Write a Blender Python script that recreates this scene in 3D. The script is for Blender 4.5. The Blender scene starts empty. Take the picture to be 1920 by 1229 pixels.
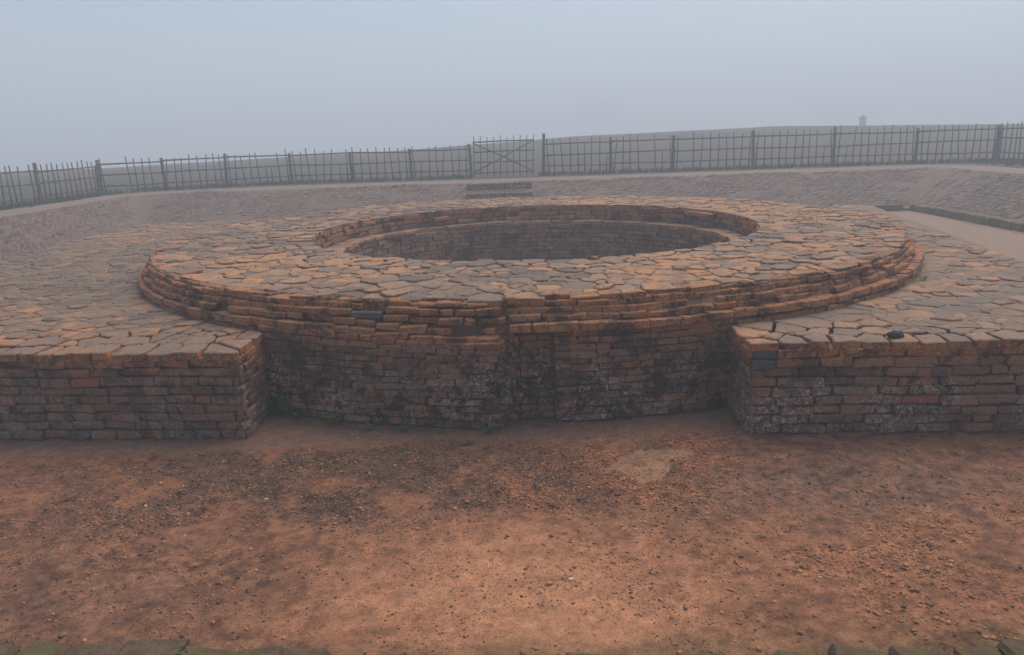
import bpy, math, random
import numpy as np
from mathutils import Matrix, Vector, noise as mnoise

rng = random.Random(11)
nr = np.random.RandomState(5)
scene = bpy.context.scene
COL = scene.collection

# ------------------------------------------------------------------ camera
EYE = Vector((0.0, 0.0, 2.35))
PITCH, ROLL = math.radians(14.2), math.radians(1.9)
FWD = Vector((0, math.cos(PITCH), -math.sin(PITCH)))
UP0 = Vector((0, math.sin(PITCH), math.cos(PITCH)))
RT0 = Vector((1, 0, 0))
RT = RT0 * math.cos(ROLL) - UP0 * math.sin(ROLL)
UP = RT0 * math.sin(ROLL) + UP0 * math.cos(ROLL)
cd = bpy.data.cameras.new("camera")
cd.sensor_width = 36.0
cd.sensor_fit = 'HORIZONTAL'
cd.lens = 27.0
cd.clip_start = 0.05
cd.clip_end = 3000
cam = bpy.data.objects.new("camera", cd)
COL.objects.link(cam)
cam.matrix_world = Matrix(((RT.x, UP.x, -FWD.x, EYE.x), (RT.y, UP.y, -FWD.y, EYE.y),
                           (RT.z, UP.z, -FWD.z, EYE.z), (0, 0, 0, 1)))
scene.camera = cam

# ------------------------------------------------------------------ sky, sun, exposure
SUN_EL, SUN_AZ = math.radians(52), math.radians(35)      # azimuth clockwise from +Y
world = bpy.data.worlds.new("World")
scene.world = world
world.use_nodes = True
wn, wl = world.node_tree.nodes, world.node_tree.links
wn.clear()
wo = wn.new("ShaderNodeOutputWorld")
bg = wn.new("ShaderNodeBackground")
sky = wn.new("ShaderNodeTexSky")
sky.sky_type = 'NISHITA'
sky.sun_disc = False
sky.sun_elevation = SUN_EL
sky.sun_rotation = SUN_AZ
sky.air_density = 1.0
sky.dust_density = 1.2
sky.ozone_density = 1.0
hs = wn.new("ShaderNodeHueSaturation")
hs.inputs["Saturation"].default_value = 1.15
bg.inputs["Strength"].default_value = 0.06
wl.new(sky.outputs[0], hs.inputs["Color"])
wl.new(hs.outputs[0], bg.inputs["Color"])
wl.new(bg.outputs[0], wo.inputs["Surface"])
sd = bpy.data.lights.new("sun", 'SUN')
sd.energy = 1.95
sd.angle = math.radians(70)
sd.color = (1.0, 0.90, 0.78)
sun = bpy.data.objects.new("sun", sd)
COL.objects.link(sun)
sdir = Vector((math.sin(SUN_AZ) * math.cos(SUN_EL), math.cos(SUN_AZ) * math.cos(SUN_EL), math.sin(SUN_EL)))
sun.rotation_euler = sdir.to_track_quat('Z', 'Y').to_euler()
scene.view_settings.view_transform = 'Standard'
scene.view_settings.look = 'None'
scene.view_settings.gamma = 1.0
scene.view_settings.use_curve_mapping = False
scene.view_settings.exposure = 1.10
scene.render.engine = 'CYCLES'
scene.cycles.use_denoising = True
scene.cycles.volume_bounces = 2
scene.cycles.max_bounces = 8
HAZE_DENSITY = 0.0108

# ------------------------------------------------------------------ numeric noise
def vnoise(x, y, seed=0):
    x = np.asarray(x, float); y = np.asarray(y, float)
    xi = np.floor(x).astype(np.int64); yi = np.floor(y).astype(np.int64)
    fx = x - xi; fy = y - yi
    fx = fx * fx * (3 - 2 * fx); fy = fy * fy * (3 - 2 * fy)
    def h(a, b):
        n = (a * 374761393 + b * 668265263 + seed * 974634541) & 0x7fffffff
        n = ((n ^ (n >> 13)) * 1274126177) & 0x7fffffff
        return ((n ^ (n >> 16)) & 0xffff) / 65535.0
    return (h(xi, yi) * (1 - fx) + h(xi + 1, yi) * fx) * (1 - fy) + (h(xi, yi + 1) * (1 - fx) + h(xi + 1, yi + 1) * fx) * fy

def fbm(x, y, s, oct=4, seed=0):
    t, a, n = 0, 1.0, 0
    for o in range(oct):
        t = t + a * vnoise(np.asarray(x) * s, np.asarray(y) * s, seed + o * 17); n += a
        a *= 0.55; s *= 2.03
    return t / n

def sstep(a, b, x):
    t = np.clip((np.asarray(x, float) - a) / (b - a), 0, 1)
    return t * t * (3 - 2 * t)

def blob(x, y, cx, cy, sx, sy):
    return np.exp(-((x - cx) / sx) ** 2 - ((y - cy) / sy) ** 2)

# ------------------------------------------------------------------ node helper
class NT:
    def __init__(s, name):
        s.m = bpy.data.materials.new(name); s.m.use_nodes = True
        s.n, s.l = s.m.node_tree.nodes, s.m.node_tree.links
        s.n.clear()
        s.out = s.n.new("ShaderNodeOutputMaterial")
        s.b = s.n.new("ShaderNodeBsdfPrincipled")
        s.l.new(s.b.outputs[0], s.out.inputs[0])
        s.b.inputs["Specular IOR Level"].default_value = 0.25
        s.b.inputs["Roughness"].default_value = 0.9
    def pos(s):
        return s.n.new("ShaderNodeNewGeometry").outputs["Position"]
    def sep(s, v):
        q = s.n.new("ShaderNodeSeparateXYZ"); s.l.new(v, q.inputs[0]); return q.outputs
    def set(s, sock, v):
        if hasattr(v, "is_linked") or isinstance(v, bpy.types.NodeSocket):
            s.l.new(v, sock)
        else:
            sock.default_value = v
    def noise(s, vec, scale, detail=6, rough=0.6, dist=0.0):
        q = s.n.new("ShaderNodeTexNoise"); s.l.new(vec, q.inputs["Vector"])
        q.inputs["Scale"].default_value = scale; q.inputs["Detail"].default_value = detail
        q.inputs["Roughness"].default_value = rough; q.inputs["Distortion"].default_value = dist
        return q.outputs[0]
    def voro(s, vec, scale):
        q = s.n.new("ShaderNodeTexVoronoi"); s.l.new(vec, q.inputs["Vector"])
        q.inputs["Scale"].default_value = scale
        return q.outputs["Distance"]
    def math(s, op, a, b=0.0, clamp=False):
        q = s.n.new("ShaderNodeMath"); q.operation = op; q.use_clamp = clamp
        s.set(q.inputs[0], a); s.set(q.inputs[1], b); return q.outputs[0]
    def rng(s, v, a, b, c=0.0, d=1.0):
        q = s.n.new("ShaderNodeMapRange"); q.interpolation_type = 'SMOOTHSTEP'
        s.set(q.inputs[0], v); q.inputs[1].default_value = a; q.inputs[2].default_value = b
        q.inputs[3].default_value = c; q.inputs[4].default_value = d
        return q.outputs[0]
    def ramp(s, v, stops):
        q = s.n.new("ShaderNodeValToRGB"); s.set(q.inputs[0], v)
        e = q.color_ramp.elements
        while len(e) < len(stops): e.new(0.5)
        for i, (p, c) in enumerate(stops):
            e[i].position = p; e[i].color = (*c, 1)
        return q.outputs[0]
    def mix(s, f, a, b, mode='MIX'):
        q = s.n.new("ShaderNodeMix"); q.data_type = 'RGBA'; q.blend_type = mode
        s.set(q.inputs[0], f)
        for k, v in ((6, a), (7, b)):
            s.set(q.inputs[k], (*v, 1) if isinstance(v, tuple) and len(v) == 3 else v)
        return q.outputs[2]
    def attr(s, name):
        q = s.n.new("ShaderNodeAttribute"); q.attribute_name = name; return q
    def tint(s):
        a = s.attr("tint").outputs["Fac"]
        r = s.n.new("ShaderNodeObjectInfo").outputs["Color"]
        q = s.n.new("ShaderNodeSeparateColor"); s.l.new(r, q.inputs[0])
        return s.math('FRACT', s.math('ADD', a, q.outputs[0]))
    def bump(s, h, strength=0.5, dist=0.01):
        q = s.n.new("ShaderNodeBump"); q.inputs["Strength"].default_value = strength
        q.inputs["Distance"].default_value = dist; s.l.new(h, q.inputs["Height"])
        s.l.new(q.outputs[0], s.b.inputs["Normal"])
    def done(s, col):
        s.set(s.b.inputs["Base Color"], col); return s.m

# tint of a piece: its mesh attribute plus the red channel of its object colour (so pieces may share meshes)
def brick_material(name, orange_z, orange_amt, lichen, dark, ramp=None, lich_z=(0.75, 0.35), moss=0.0, smear=.6):
    t = NT(name)
    P = t.pos(); xyz = t.sep(P)
    base = t.ramp(t.tint(), ramp or [(0.0, (.15, .092, .062)), (.22, (.29, .152, .090)), (.45, (.36, .20, .125)),
                                     (.62, (.34, .225, .15)), (.8, (.44, .195, .09)), (1.0, (.18, .13, .10))])
    n1 = t.noise(P, 2.3, 5, .62)
    n2 = t.noise(P, 19, 7, .7)
    n3 = t.noise(P, 75, 5, .65)
    zz = t.math('ADD', xyz[2], t.math('MULTIPLY', t.math('SUBTRACT', n1, .5), .35))
    om = t.math('MULTIPLY', t.rng(zz, orange_z[0], orange_z[1]), t.rng(n2, .34, .52, 0, orange_amt))
    c = t.mix(om, base, t.mix(t.rng(n3, .35, .65), (.66, .255, .08), (.50, .20, .075)))
    sm = t.math('MULTIPLY', t.rng(t.noise(P, 7.5, 9, .74, .6), .47, .60), t.math('ADD', smear, t.math('MULTIPLY', t.rng(zz, orange_z[0], orange_z[1]), .35), True))
    c = t.mix(sm, c, t.mix(t.rng(zz, orange_z[0], orange_z[1]), (.30, .185, .122), (.40, .20, .10)))
    dm = t.math('MULTIPLY', t.math('ADD', t.math('MULTIPLY', t.rng(t.noise(P, 3.4, 9, .76, .5), .49, .58), .75), t.math('MULTIPLY', t.rng(t.noise(P, 14, 8, .76), .54, .62), .6), True), dark)
    c = t.mix(dm, c, (.042, .034, .030))
    lz = t.rng(zz, lich_z[0], lich_z[1])
    lp = t.rng(t.noise(P, 1.9, 4, .6), .42, .62)
    ls = t.rng(t.noise(P, 36, 8, .8), .51, .57)
    lm = t.math('MULTIPLY', t.math('MULTIPLY', ls, lp), t.math('MULTIPLY', lz, lichen))
    c = t.mix(lm, c, (.60, .53, .45))
    if moss:
        mm = t.math('MULTIPLY', t.math('MULTIPLY', t.rng(t.noise(P, 6.5, 8, .75), .5, .58), t.rng(zz, .75, .3)), moss)
        c = t.mix(mm, c, (.036, .027, .014))
    c = t.mix(t.rng(n3, .42, .68, 0, .7), c, t.mix(.7, c, (.03, .024, .02)), 'MIX')
    c = t.mix(t.rng(t.noise(P, 33, 6, .7), .54, .70, 0, .45), c, t.mix(.45, c, (.36, .25, .18)))
    h = t.math('ADD', t.math('MULTIPLY', n2, 1.0), t.math('MULTIPLY', n3, .5))
    t.bump(h, .9, .022)
    return t.done(c)

def stone_material(name, ramp, grime=0.5):
    t = NT(name); P = t.pos()
    n1 = t.noise(P, 3.0, 6, .65); n2 = t.noise(P, 24, 8, .75); n3 = t.noise(P, 85, 6, .7)
    c = t.ramp(t.math('ADD', t.tint(), t.math('MULTIPLY', t.math('SUBTRACT', n2, .5), .7)), ramp)
    c = t.mix(t.math('MULTIPLY', t.rng(n1, .48, .62), grime), c, (.22, .15, .105))
    c = t.mix(t.math('MULTIPLY', t.rng(t.noise(P, 9, 9, .8), .53, .62), .65), c, (.115, .085, .064))
    c = t.mix(t.rng(n3, .50, .66, 0, .6), c, t.mix(1.0, c, (.42, .38, .35), 'MULTIPLY'))
    c = t.mix(t.rng(t.noise(P, 40, 8, .8), .56, .66, 0, .5), c, t.mix(1.0, c, (1.6, 1.5, 1.35), 'MULTIPLY'))
    t.bump(t.math('ADD', n2, t.math('MULTIPLY', n3, .6)), .85, .016)
    return t.done(c)

def earth_material(name, a, b, scale=6, strength=.7, moss=None):
    t = NT(name); P = t.pos()
    n1 = t.noise(P, scale, 8, .68); n2 = t.noise(P, 60, 6, .7)
    c = t.mix(t.rng(n1, .35, .65), a, b)
    c = t.mix(t.rng(n2, .45, .75, 0, .5), c, tuple(.45 * v for v in a))
    if moss:
        c = t.mix(t.rng(t.noise(P, 4.5, 7, .7), .52, .64, 0, .8), c, moss)
    t.bump(t.math('ADD', n1, t.math('MULTIPLY', n2, .5)), strength, .02)
    return t.done(c)

def plain_material(name, a, b, scale=20):
    t = NT(name); P = t.pos()
    c = t.mix(t.rng(t.noise(P, scale, 5, .6), .3, .7), a, b)
    return t.done(t.mix(t.math('MULTIPLY', t.tint(), .5), c, tuple(.5 * v for v in a)))

M = {}
M['wall_brick'] = brick_material("drum_wall_brick", (.60, .80), .8, 1.0, .9, moss=.9, smear=.35)
M['rim_brick'] = brick_material("drum_rim_brick", (.5, .7), .75, .2, .95, smear=.5)
M['lining_brick'] = brick_material("well_lining_brick", (.72, .98), .75, .12, .8,
                                   [(0, (.22, .135, .095)), (.3, (.34, .205, .135)), (.6, (.42, .255, .165)), (.85, (.50, .265, .13)), (1, (.25, .165, .12))])
M['west_brick'] = brick_material("west_platform_brick", (.54, .66), 1.0, .5, .75)
M['east_brick'] = brick_material("east_platform_brick", (.50, .66), 1.0, 1.0, .9, lich_z=(.5, .3))
M['red_brick'] = brick_material("clean_red_brick", (3, 4), 0, .1, .1, smear=.15, ramp= [(0, (.46, .16, .085)), (1, (.42, .15, .08))])
M['charcoal_brick'] = brick_material("charcoal_brick", (3, 4), 0, .2, .4, smear=.2, ramp= [(0, (.10, .10, .098)), (1, (.12, .115, .11))])
M['slate_brick'] = brick_material("slate_brick", (3, 4), 0, .1, .2, smear=.2, ramp= [(0, (.13, .135, .13)), (1, (.13, .135, .13))])
R1 = [(0, (.17, .135, .108)), (.18, (.23, .165, .122)), (.45, (.33, .215, .145)), (.7, (.44, .25, .145)), (1, (.54, .265, .115))]
M['drum_stone'] = stone_material("drum_paving_stone", R1, .45)
M['west_stone'] = stone_material("west_paving_stone", [(0, (.15, .125, .10)), (.3, (.23, .165, .12)), (.6, (.29, .19, .13)), (.85, (.39, .215, .12)), (1, (.50, .24, .11))], .6)
M['east_stone'] = stone_material("east_paving_stone", [(0, (.20, .165, .135)), (.3, (.25, .18, .135)), (.6, (.34, .215, .145)), (.85, (.43, .24, .14)), (1, (.50, .25, .125))], .45)
M['black_stone'] = stone_material("black_stone", [(0, (.025, .025, .026)), (1, (.03, .03, .03))], 0)
M['joint'] = earth_material("joint_earth", (.21, .138, .085), (.28, .18, .11), 7, .8, (.165, .13, .06))
M['core'] = earth_material("wall_mortar_earth", (.12, .075, .05), (.17, .105, .066), 9, .9)
M['rimearth'] = earth_material("rim_mortar_earth", (.20, .115, .07), (.31, .17, .10), 9, .9)
M['darkcore'] = earth_material("dark_joint_earth", (.075, .05, .034), (.11, .072, .046), 9, .9)
M['slope'] = earth_material("slope_earth", (.135, .088, .064), (.18, .118, .088), 2.5, .6)
M['slope_brick'] = brick_material("slope_brick", (3, 4), 0, .25, .35, [(0, (.06, .04, .03)), (.4, (.14, .09, .068)), (.75, (.19, .125, .09)), (1, (.115, .083, .066))], lich_z=(5, 4), smear=.95)
M['kerb'] = stone_material("kerb_stone", [(0, (.11, .082, .042)), (.5, (.16, .118, .06)), (1, (.20, .155, .07))], .25)
M['path'] = earth_material("path_earth", (.20, .145, .11), (.25, .18, .135), 3, .4)
M['mossy_kerb'] = earth_material("mossy_kerb", (.105, .072, .042), (.17, .115, .066), 11, 1.0, (.12, .105, .035))
M['field'] = earth_material("field_earth", (.048, .04, .026), (.062, .047, .032), 1.2, .4, (.036, .040, .018))
M['wood'] = plain_material("weathered_wood", (.12, .108, .088), (.20, .18, .15), 15)
M['grass'] = plain_material("grass_blade", (.055, .085, .025), (.10, .10, .035), 9)
M['weed'] = plain_material("weed_leaf", (.075, .19, .035), (.11, .24, .055), 30)
M['drygrass'] = plain_material("dry_grass", (.16, .13, .06), (.09, .10, .035), 12)
M['leaf'] = plain_material("tree_leaf", (.03, .05, .02), (.05, .07, .03), 1)
M['bark'] = plain_material("tree_bark", (.05, .04, .03), (.08, .065, .05), 5)
M['redpaint'] = plain_material("faded_red_paint", (.62, .22, .20), (.55, .20, .19), 6)
M['pale'] = plain_material("pale_render", (.6, .56, .54), (.55, .52, .5), 6)

t = NT("pit_floor_soil"); P = t.pos()
n1 = t.noise(P, 24, 8, .72); n2 = t.noise(P, 110, 6, .7); n3 = t.noise(P, 7, 6, .65)
sc = t.attr("soil").outputs["Color"]
rough = t.attr("roughness_mask").outputs["Fac"]
c = t.mix(t.math('MULTIPLY', t.rng(n1, .45, .62), t.math('ADD', .42, t.math('MULTIPLY', rough, .50))), sc, t.mix(1.0, sc, (.34, .30, .28), 'MULTIPLY'))
c = t.mix(t.rng(t.noise(P, 45, 8, .8), .55, .64, 0, .6), c, t.mix(1.0, sc, (1.5, 1.25, 1.05), 'MULTIPLY'))
c = t.mix(t.rng(n3, .5, .72, 0, .3), c, t.mix(1.0, sc, (1.55, 1.42, 1.28), 'MULTIPLY'))
c = t.mix(t.rng(n2, .46, .60, 0, .75), c, t.mix(1.0, sc, (.6, .55, .5), 'MULTIPLY'))
t.bump(t.math('ADD', n1, t.math('MULTIPLY', n2, .5)), .9, .016)
M['soil'] = t.done(c)
t = NT("pebble"); c = t.ramp(t.tint(), [(0, (.075, .055, .043)), (.35, (.16, .098, .066)), (.6, (.28, .145, .08)), (.85, (.46, .19, .085)), (.965, (.50, .24, .12)), (1, (.52, .46, .38))])
P = t.pos(); t.bump(t.noise(P, 90, 5), .5, .008)
M['pebble'] = t.done(c)

# ------------------------------------------------------------------ object helpers
def tag(o, label=None, cat=None, group=None, kind=None):
    for k, v in (("label", label), ("category", cat), ("group", group), ("kind", kind)):
        if v: o[k] = v
    return o

def empty(name, loc=(0, 0, 0)):
    o = bpy.data.objects.new(name, None); o.location = loc
    o.empty_display_size = .2; COL.objects.link(o); return o

def mesh_from(name, V, F, tint=None, smooth=True):
    me = bpy.data.meshes.new(name)
    me.from_pydata([tuple(v) for v in V], [], [tuple(f) for f in F])
    if tint is not None:
        tint = np.asarray(tint, np.float32)
        if tint.size and tint.max() >= 2:                    # 2 + value marks the faces of the second material
            me.polygons.foreach_set("material_index", (tint >= 2).astype(np.int32))
            tint = np.where(tint >= 2, tint - 2, tint)
        a = me.attributes.new("tint", 'FLOAT', 'FACE')
        a.data.foreach_set("value", tint)
    if smooth:
        me.polygons.foreach_set("use_smooth", np.ones(len(me.polygons), bool))
    me.update()
    return me

def fast_mesh(name, V, F, tint=None, smooth=True):
    """V (n,3), F (m,k) all faces with k corners."""
    V = np.asarray(V, np.float32); F = np.asarray(F, np.int32); k = F.shape[1]
    me = bpy.data.meshes.new(name)
    me.vertices.add(len(V)); me.vertices.foreach_set("co", V.ravel())
    me.loops.add(F.size); me.loops.foreach_set("vertex_index", F.ravel())
    me.polygons.add(len(F)); me.polygons.foreach_set("loop_start", np.arange(0, F.size, k, dtype=np.int32))
    if tint is not None:
        a = me.attributes.new("tint", 'FLOAT', 'FACE'); a.data.foreach_set("value", np.asarray(tint, np.float32))
    me.update(calc_edges=True)
    me.polygons.foreach_set("use_smooth", np.full(len(F), smooth))
    return me

def link(name, me, mat, parent=None, tint=None):
    o = bpy.data.objects.new(name, me)
    if mat and not me.materials: me.materials.append(mat)
    if parent:
        o.parent = parent
        o.matrix_parent_inverse = Matrix.Translation(-parent.location)
    if tint is not None: o.color = (tint, 0, 0, 1)
    else: o.color = (0, 0, 0, 1)
    COL.objects.link(o); return o

class MB:
    def __init__(s): s.V, s.F, s.T = [], [], []
    def add(s, V, F, tint=0.0):
        k = len(s.V); s.V.extend(V); s.F.extend([tuple(i + k for i in f) for f in F]); s.T.extend([tint] * len(F))
    def box(s, x0, x1, y0, y1, z0, z1, tint=0.0):
        V = [(x, y, z) for z in (z0, z1) for y in (y0, y1) for x in (x0, x1)]
        s.add(V, [(0, 2, 3, 1), (4, 5, 7, 6), (0, 1, 5, 4), (2, 6, 7, 3), (0, 4, 6, 2), (1, 3, 7, 5)], tint)
    def tube(s, pts, rad, n=6, tint=0.0):
        rings = []
        V, F = [], []
        for i, p in enumerate(pts):
            p = Vector(p)
            d = (Vector(pts[min(i + 1, len(pts) - 1)]) - Vector(pts[max(i - 1, 0)])).normalized()
            a = d.orthogonal().normalized() if abs(d.z) < .9 else d.cross(Vector((0, 1, 0))).normalized()
            b = d.cross(a)
            r = rad[i] if isinstance(rad, (list, tuple)) else rad
            for k in range(n):
                an = 2 * math.pi * k / n
                V.append(tuple(p + (a * math.cos(an) + b * math.sin(an)) * r))
        for i in range(len(pts) - 1):
            for k in range(n):
                k2 = (k + 1) % n
                F.append((i * n + k, i * n + k2, (i + 1) * n + k2, (i + 1) * n + k))
        F.append(tuple(range(n - 1, -1, -1))); F.append(tuple((len(pts) - 1) * n + k for k in range(n)))
        s.add(V, F, tint)
    def build(s, name, mat, parent=None, smooth=True):
        return link(name, mesh_from(name, s.V, s.F, s.T, smooth), mat, parent)

# ------------------------------------------------------------------ bricks
_cor = [(x, y, z) for x in (-1, 1) for y in (-1, 1) for z in (-1, 1)]
_ci = {c: i for i, c in enumerate(_cor)}
def _faces():
    F = []
    vi = lambda c, ax: _ci[c] * 3 + ax
    P = {}
    for c in _cor:
        for ax in range(3):
            P[vi(c, ax)] = Vector([c[k] * (1.0 if k == ax else .8) for k in range(3)])
    for ax in range(3):
        o = [k for k in range(3) if k != ax]
        for s in (-1, 1):
            q = []
            for a, b in ((-1, -1), (1, -1), (1, 1), (-1, 1)):
                c = [0, 0, 0]; c[ax] = s; c[o[0]] = a; c[o[1]] = b; q.append(vi(tuple(c), ax))
            F.append(q)
        for a in (-1, 1):
            for b in (-1, 1):
                c0 = [0, 0, 0]; c0[ax] = -1; c0[o[0]] = a; c0[o[1]] = b
                c1 = list(c0); c1[ax] = 1
                c0, c1 = tuple(c0), tuple(c1)
                F.append([vi(c0, o[0]), vi(c1, o[0]), vi(c1, o[1]), vi(c0, o[1])])
    for c in _cor: F.append([vi(c, 0), vi(c, 1), vi(c, 2)])
    out = []
    for q in F:
        n = (P[q[1]] - P[q[0]]).cross(P[q[2]] - P[q[0]])
        cen = sum((P[k] for k in q), Vector()) / len(q)
        out.append(tuple(q if n.dot(cen) > 0 else q[::-1]))
    return out
BF = _faces()
def brick_verts(L, D, H, ch, jit, r):
    V = []
    for c in _cor:
        j = Vector((r.uniform(-1, 1) * jit * 1.4, r.uniform(-1, 1) * jit, r.uniform(-1, 1) * jit))
        e = ch * r.uniform(.6, 1.7)
        for ax in range(3):
            h = (L / 2, D / 2, H / 2)
            V.append(Vector([c[k] * (h[k] - (0 if k == ax else e)) + j[k] + r.uniform(-1, 1) * jit * .35 for k in range(3)]))
    return V

_variants = {}
def brick_variant(key, L, D, H, ch, jit, mat):
    """a shared mesh for about this size"""
    q = (key, round(L / .05), round(H / .012))
    lst = _variants.setdefault(q, [])
    if len(lst) < 5:
        Ln, Hn = max(.05, round(L / .05) * .05), max(.02, round(H / .012) * .012)
        V = brick_verts(Ln, D, Hn, ch, jit, rng)
        me = mesh_from("brick", V, BF, [0.0] * len(BF), smooth=False); me.materials.append(mat)
        lst.append((me, Ln, Hn))
    return rng.choice(lst)

def view_score(p, n, size):
    v = Vector(p) - EYE; z = v.dot(FWD)
    if z < .3: return 0
    px, py = 960 + 1440 * v.dot(RT) / z, 614.5 - 1440 * v.dot(UP) / z
    if not (-25 < px < 1945 and -10 < py < 1245): return 0
    f = -v.normalized().dot(n)
    if f <= 0.02: return 0
    return size * f / (z * z)

def place_bricks(bricks, parent, mat, key, name="brick", rest_name="brickwork", limit=300, ch=.008, jit=.004, special=None):
    """bricks: dicts c, t, n, L, H, D, tint. The largest in view become parts, the rest one joined part."""
    for b in bricks: b['s'] = view_score(b['c'] + b['n'] * b['D'] / 2, b['n'], b['L'] * b['H'])
    order = sorted(range(len(bricks)), key=lambda i: -bricks[i]['s'])
    single = [i for i in order[:limit] if bricks[i]['s'] > 0]
    ss = set(single)
    for i in single:
        b = bricks[i]
        m = mat; k = key
        if b.get('mat'): m = M[b['mat']]; k = b['mat']
        me, Ln, Hn = brick_variant(k, b['L'], b['D'], b['H'], ch, jit, m)
        o = link(name, me, None, parent, b['tint'])
        up = b.get('u', Vector((0, 0, 1)))
        R = Matrix((b['t'], b['n'], up)).transposed()
        o.matrix_basis = Matrix.Translation(b['c']) @ R.to_4x4() @ Matrix.Diagonal((b['L'] / Ln, 1, b['H'] / Hn, 1))
        if b.get('label'): o['label'] = b['label']
    mb = MB()
    for i, b in enumerate(bricks):
        if i in ss: continue
        up = b.get('u', Vector((0, 0, 1)))
        V = [b['c'] + b['t'] * v.x + b['n'] * v.y + up * v.z for v in brick_verts(b['L'], b['D'], b['H'], ch, jit, rng)]
        mb.add(V, BF, b['tint'])
    if mb.V:
        o = mb.build(rest_name, mat, parent, smooth=False); o['kind'] = 'stuff'

def course(path, s0, s1, z, h, meanL, D=.12, gap=.009, jr=.006, jz=.003, rot=.02, miss=0.0, out=None, zf=None, tintf=None):
    """bricks along path(s) -> (Vector xy0, tangent, normal)"""
    out = [] if out is None else out
    s = s0 - rng.uniform(0, meanL) * .5
    while s < s1:
        L = meanL * rng.choice((.55, .8, .95, 1.0, 1.05, 1.15, 1.3)) * rng.uniform(.92, 1.08)
        a, b = max(s, s0), min(s + L, s1)
        s += L
        if b - a < .04: continue
        if rng.random() < miss: continue
        p, t, n = path((a + b) / 2)
        an = rng.gauss(0, rot)
        t2 = (t * math.cos(an) + n * math.sin(an)); n2 = (n * math.cos(an) - t * math.sin(an))
        zz = z + (zf(p) if zf else 0) + .011 * mnoise.noise((p.x * 1.1, p.y * 1.1, z * 3)) * (z > .03) + rng.uniform(-jz, jz)
        hh = h * rng.uniform(.93, 1.0)
        c = Vector((p.x, p.y, zz + h / 2)) - n * (D / 2) + n * rng.gauss(0, jr)
        out.append(dict(c=c, t=t2, n=n2, L=b - a - gap, H=hh - gap * .7, D=D, tint=rng.random() if not tintf else tintf(c)))
    return out

def seg_path(A, B, outward):
    A, B = Vector((*A, 0)), Vector((*B, 0)); t = (B - A).normalized()
    n = Vector((t.y, -t.x, 0))
    if n.dot(Vector((*outward, 0))) < 0: n = -n
    if t.cross(n).z < 0: pass
    return (lambda s: (A + t * s, t, n)), (B - A).length

def fix_frame(lst):
    for b in lst:                                  # right handed frames
        if b['t'].cross(b['n']).z < 0: b['t'] = -b['t']
    return lst

# ------------------------------------------------------------------ terrain
PX0, PX1, PY0, PY1, FZ = -12.1, 14.3, 0.35, 25.2, 0.88        # outline of the pit at field level
BX0, BX1, BY0, BY1 = -9.9, 10.75, 2.75, 20.6                  # foot of the slopes
CREST_X = [-60, -38, -10, 5.5, 21, 38, 70]
CREST_Z = [0.3, 0.55, 1.26, 1.93, 2.2, 1.8, 1.5]
def field_z(x, y):
    x = np.asarray(x, float); y = np.asarray(y, float)
    z0 = FZ - .07 * sstep(-7, -14, x) * sstep(16, 24, y) - .03 * sstep(12, 17, x)
    zc = np.interp(x, CREST_X, CREST_Z)
    up = z0 + (zc - z0) * sstep(29, 58, y)
    r = np.maximum(np.maximum(y - 60, np.abs(x) - 60), -20 - y)
    dn = -7.5 * sstep(0, 110, r)
    bumps = .10 * (fbm(x, y, .16, 3, 3) - .5) * sstep(28, 40, y)
    return up + dn + bumps

def grid_mesh(name, xs, ys, zf, skip=None):
    X, Y = np.meshgrid(xs, ys); Z = zf(X, Y)
    V = np.stack([X, Y, Z], -1).reshape(-1, 3)
    nx, ny = len(xs), len(ys)
    I, J = np.meshgrid(np.arange(nx - 1), np.arange(ny - 1))
    if skip is not None:
        cx = (xs[:-1] + xs[1:]) / 2; cy = (ys[:-1] + ys[1:]) / 2
        CX, CY = np.meshgrid(cx, cy); keep = ~skip(CX, CY)
        I, J = I[keep], J[keep]
    a = (J * nx + I).ravel()
    F = np.stack([a, a + 1, a + nx + 1, a + nx], -1)
    return fast_mesh(name, V, F), V

xs = np.unique(np.concatenate([np.linspace(-385, -60, 30), np.linspace(-60, PX0, 50), np.linspace(PX0, PX1, 60), np.linspace(PX1, 60, 50), np.linspace(60, 385, 30)]))
ys = np.unique(np.concatenate([np.linspace(-140, -20, 14), np.linspace(-20, PY0, 22), np.linspace(PY0, PY1, 40), np.linspace(PY1, 75, 110), np.linspace(75, 385, 50)]))
me, _ = grid_mesh("field", xs, ys, field_z, lambda x, y: (x > PX0) & (x < PX1) & (y > PY0) & (y < PY1))
tag(link("field", me, M['field']), "brown grassy field rising to a low crest in the fog", kind="structure")

# pit slopes: foot -> rounded crest -> outline at field level
def rect_ring(x0, x1, y0, y1, rad, n=220):
    pts = []
    cs = [(x1 - rad, y0 + rad, -90), (x1 - rad, y1 - rad, 0), (x0 + rad, y1 - rad, 90), (x0 + rad, y0 + rad, 180)]
    corner = []
    for cx, cy, a0 in cs:
        for k in range(9):
            a = math.radians(a0 + 90 * k / 8); corner.append((cx + rad * math.cos(a), cy + rad * math.sin(a)))
    out = []
    m = len(corner)
    for i in range(m):
        a, b = corner[i], corner[(i + 1) % m]
        steps = 40 if i % 9 == 8 else 1
        for k in range(steps): out.append((a[0] + (b[0] - a[0]) * k / steps, a[1] + (b[1] - a[1]) * k / steps))
    return out
ringA = rect_ring(BX0, BX1, BY0, BY1, .15)
ringB = rect_ring(PX0 + .5, PX1 - .5, PY0 + .5, PY1 - .5, 1.1)
ringC = rect_ring(PX0, PX1, PY0, PY1, .02)
V, F = [], []
rows = [[(x, y, -.10) for x, y in ringA], [(x, y, .06) for x, y in ringA]]
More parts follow.
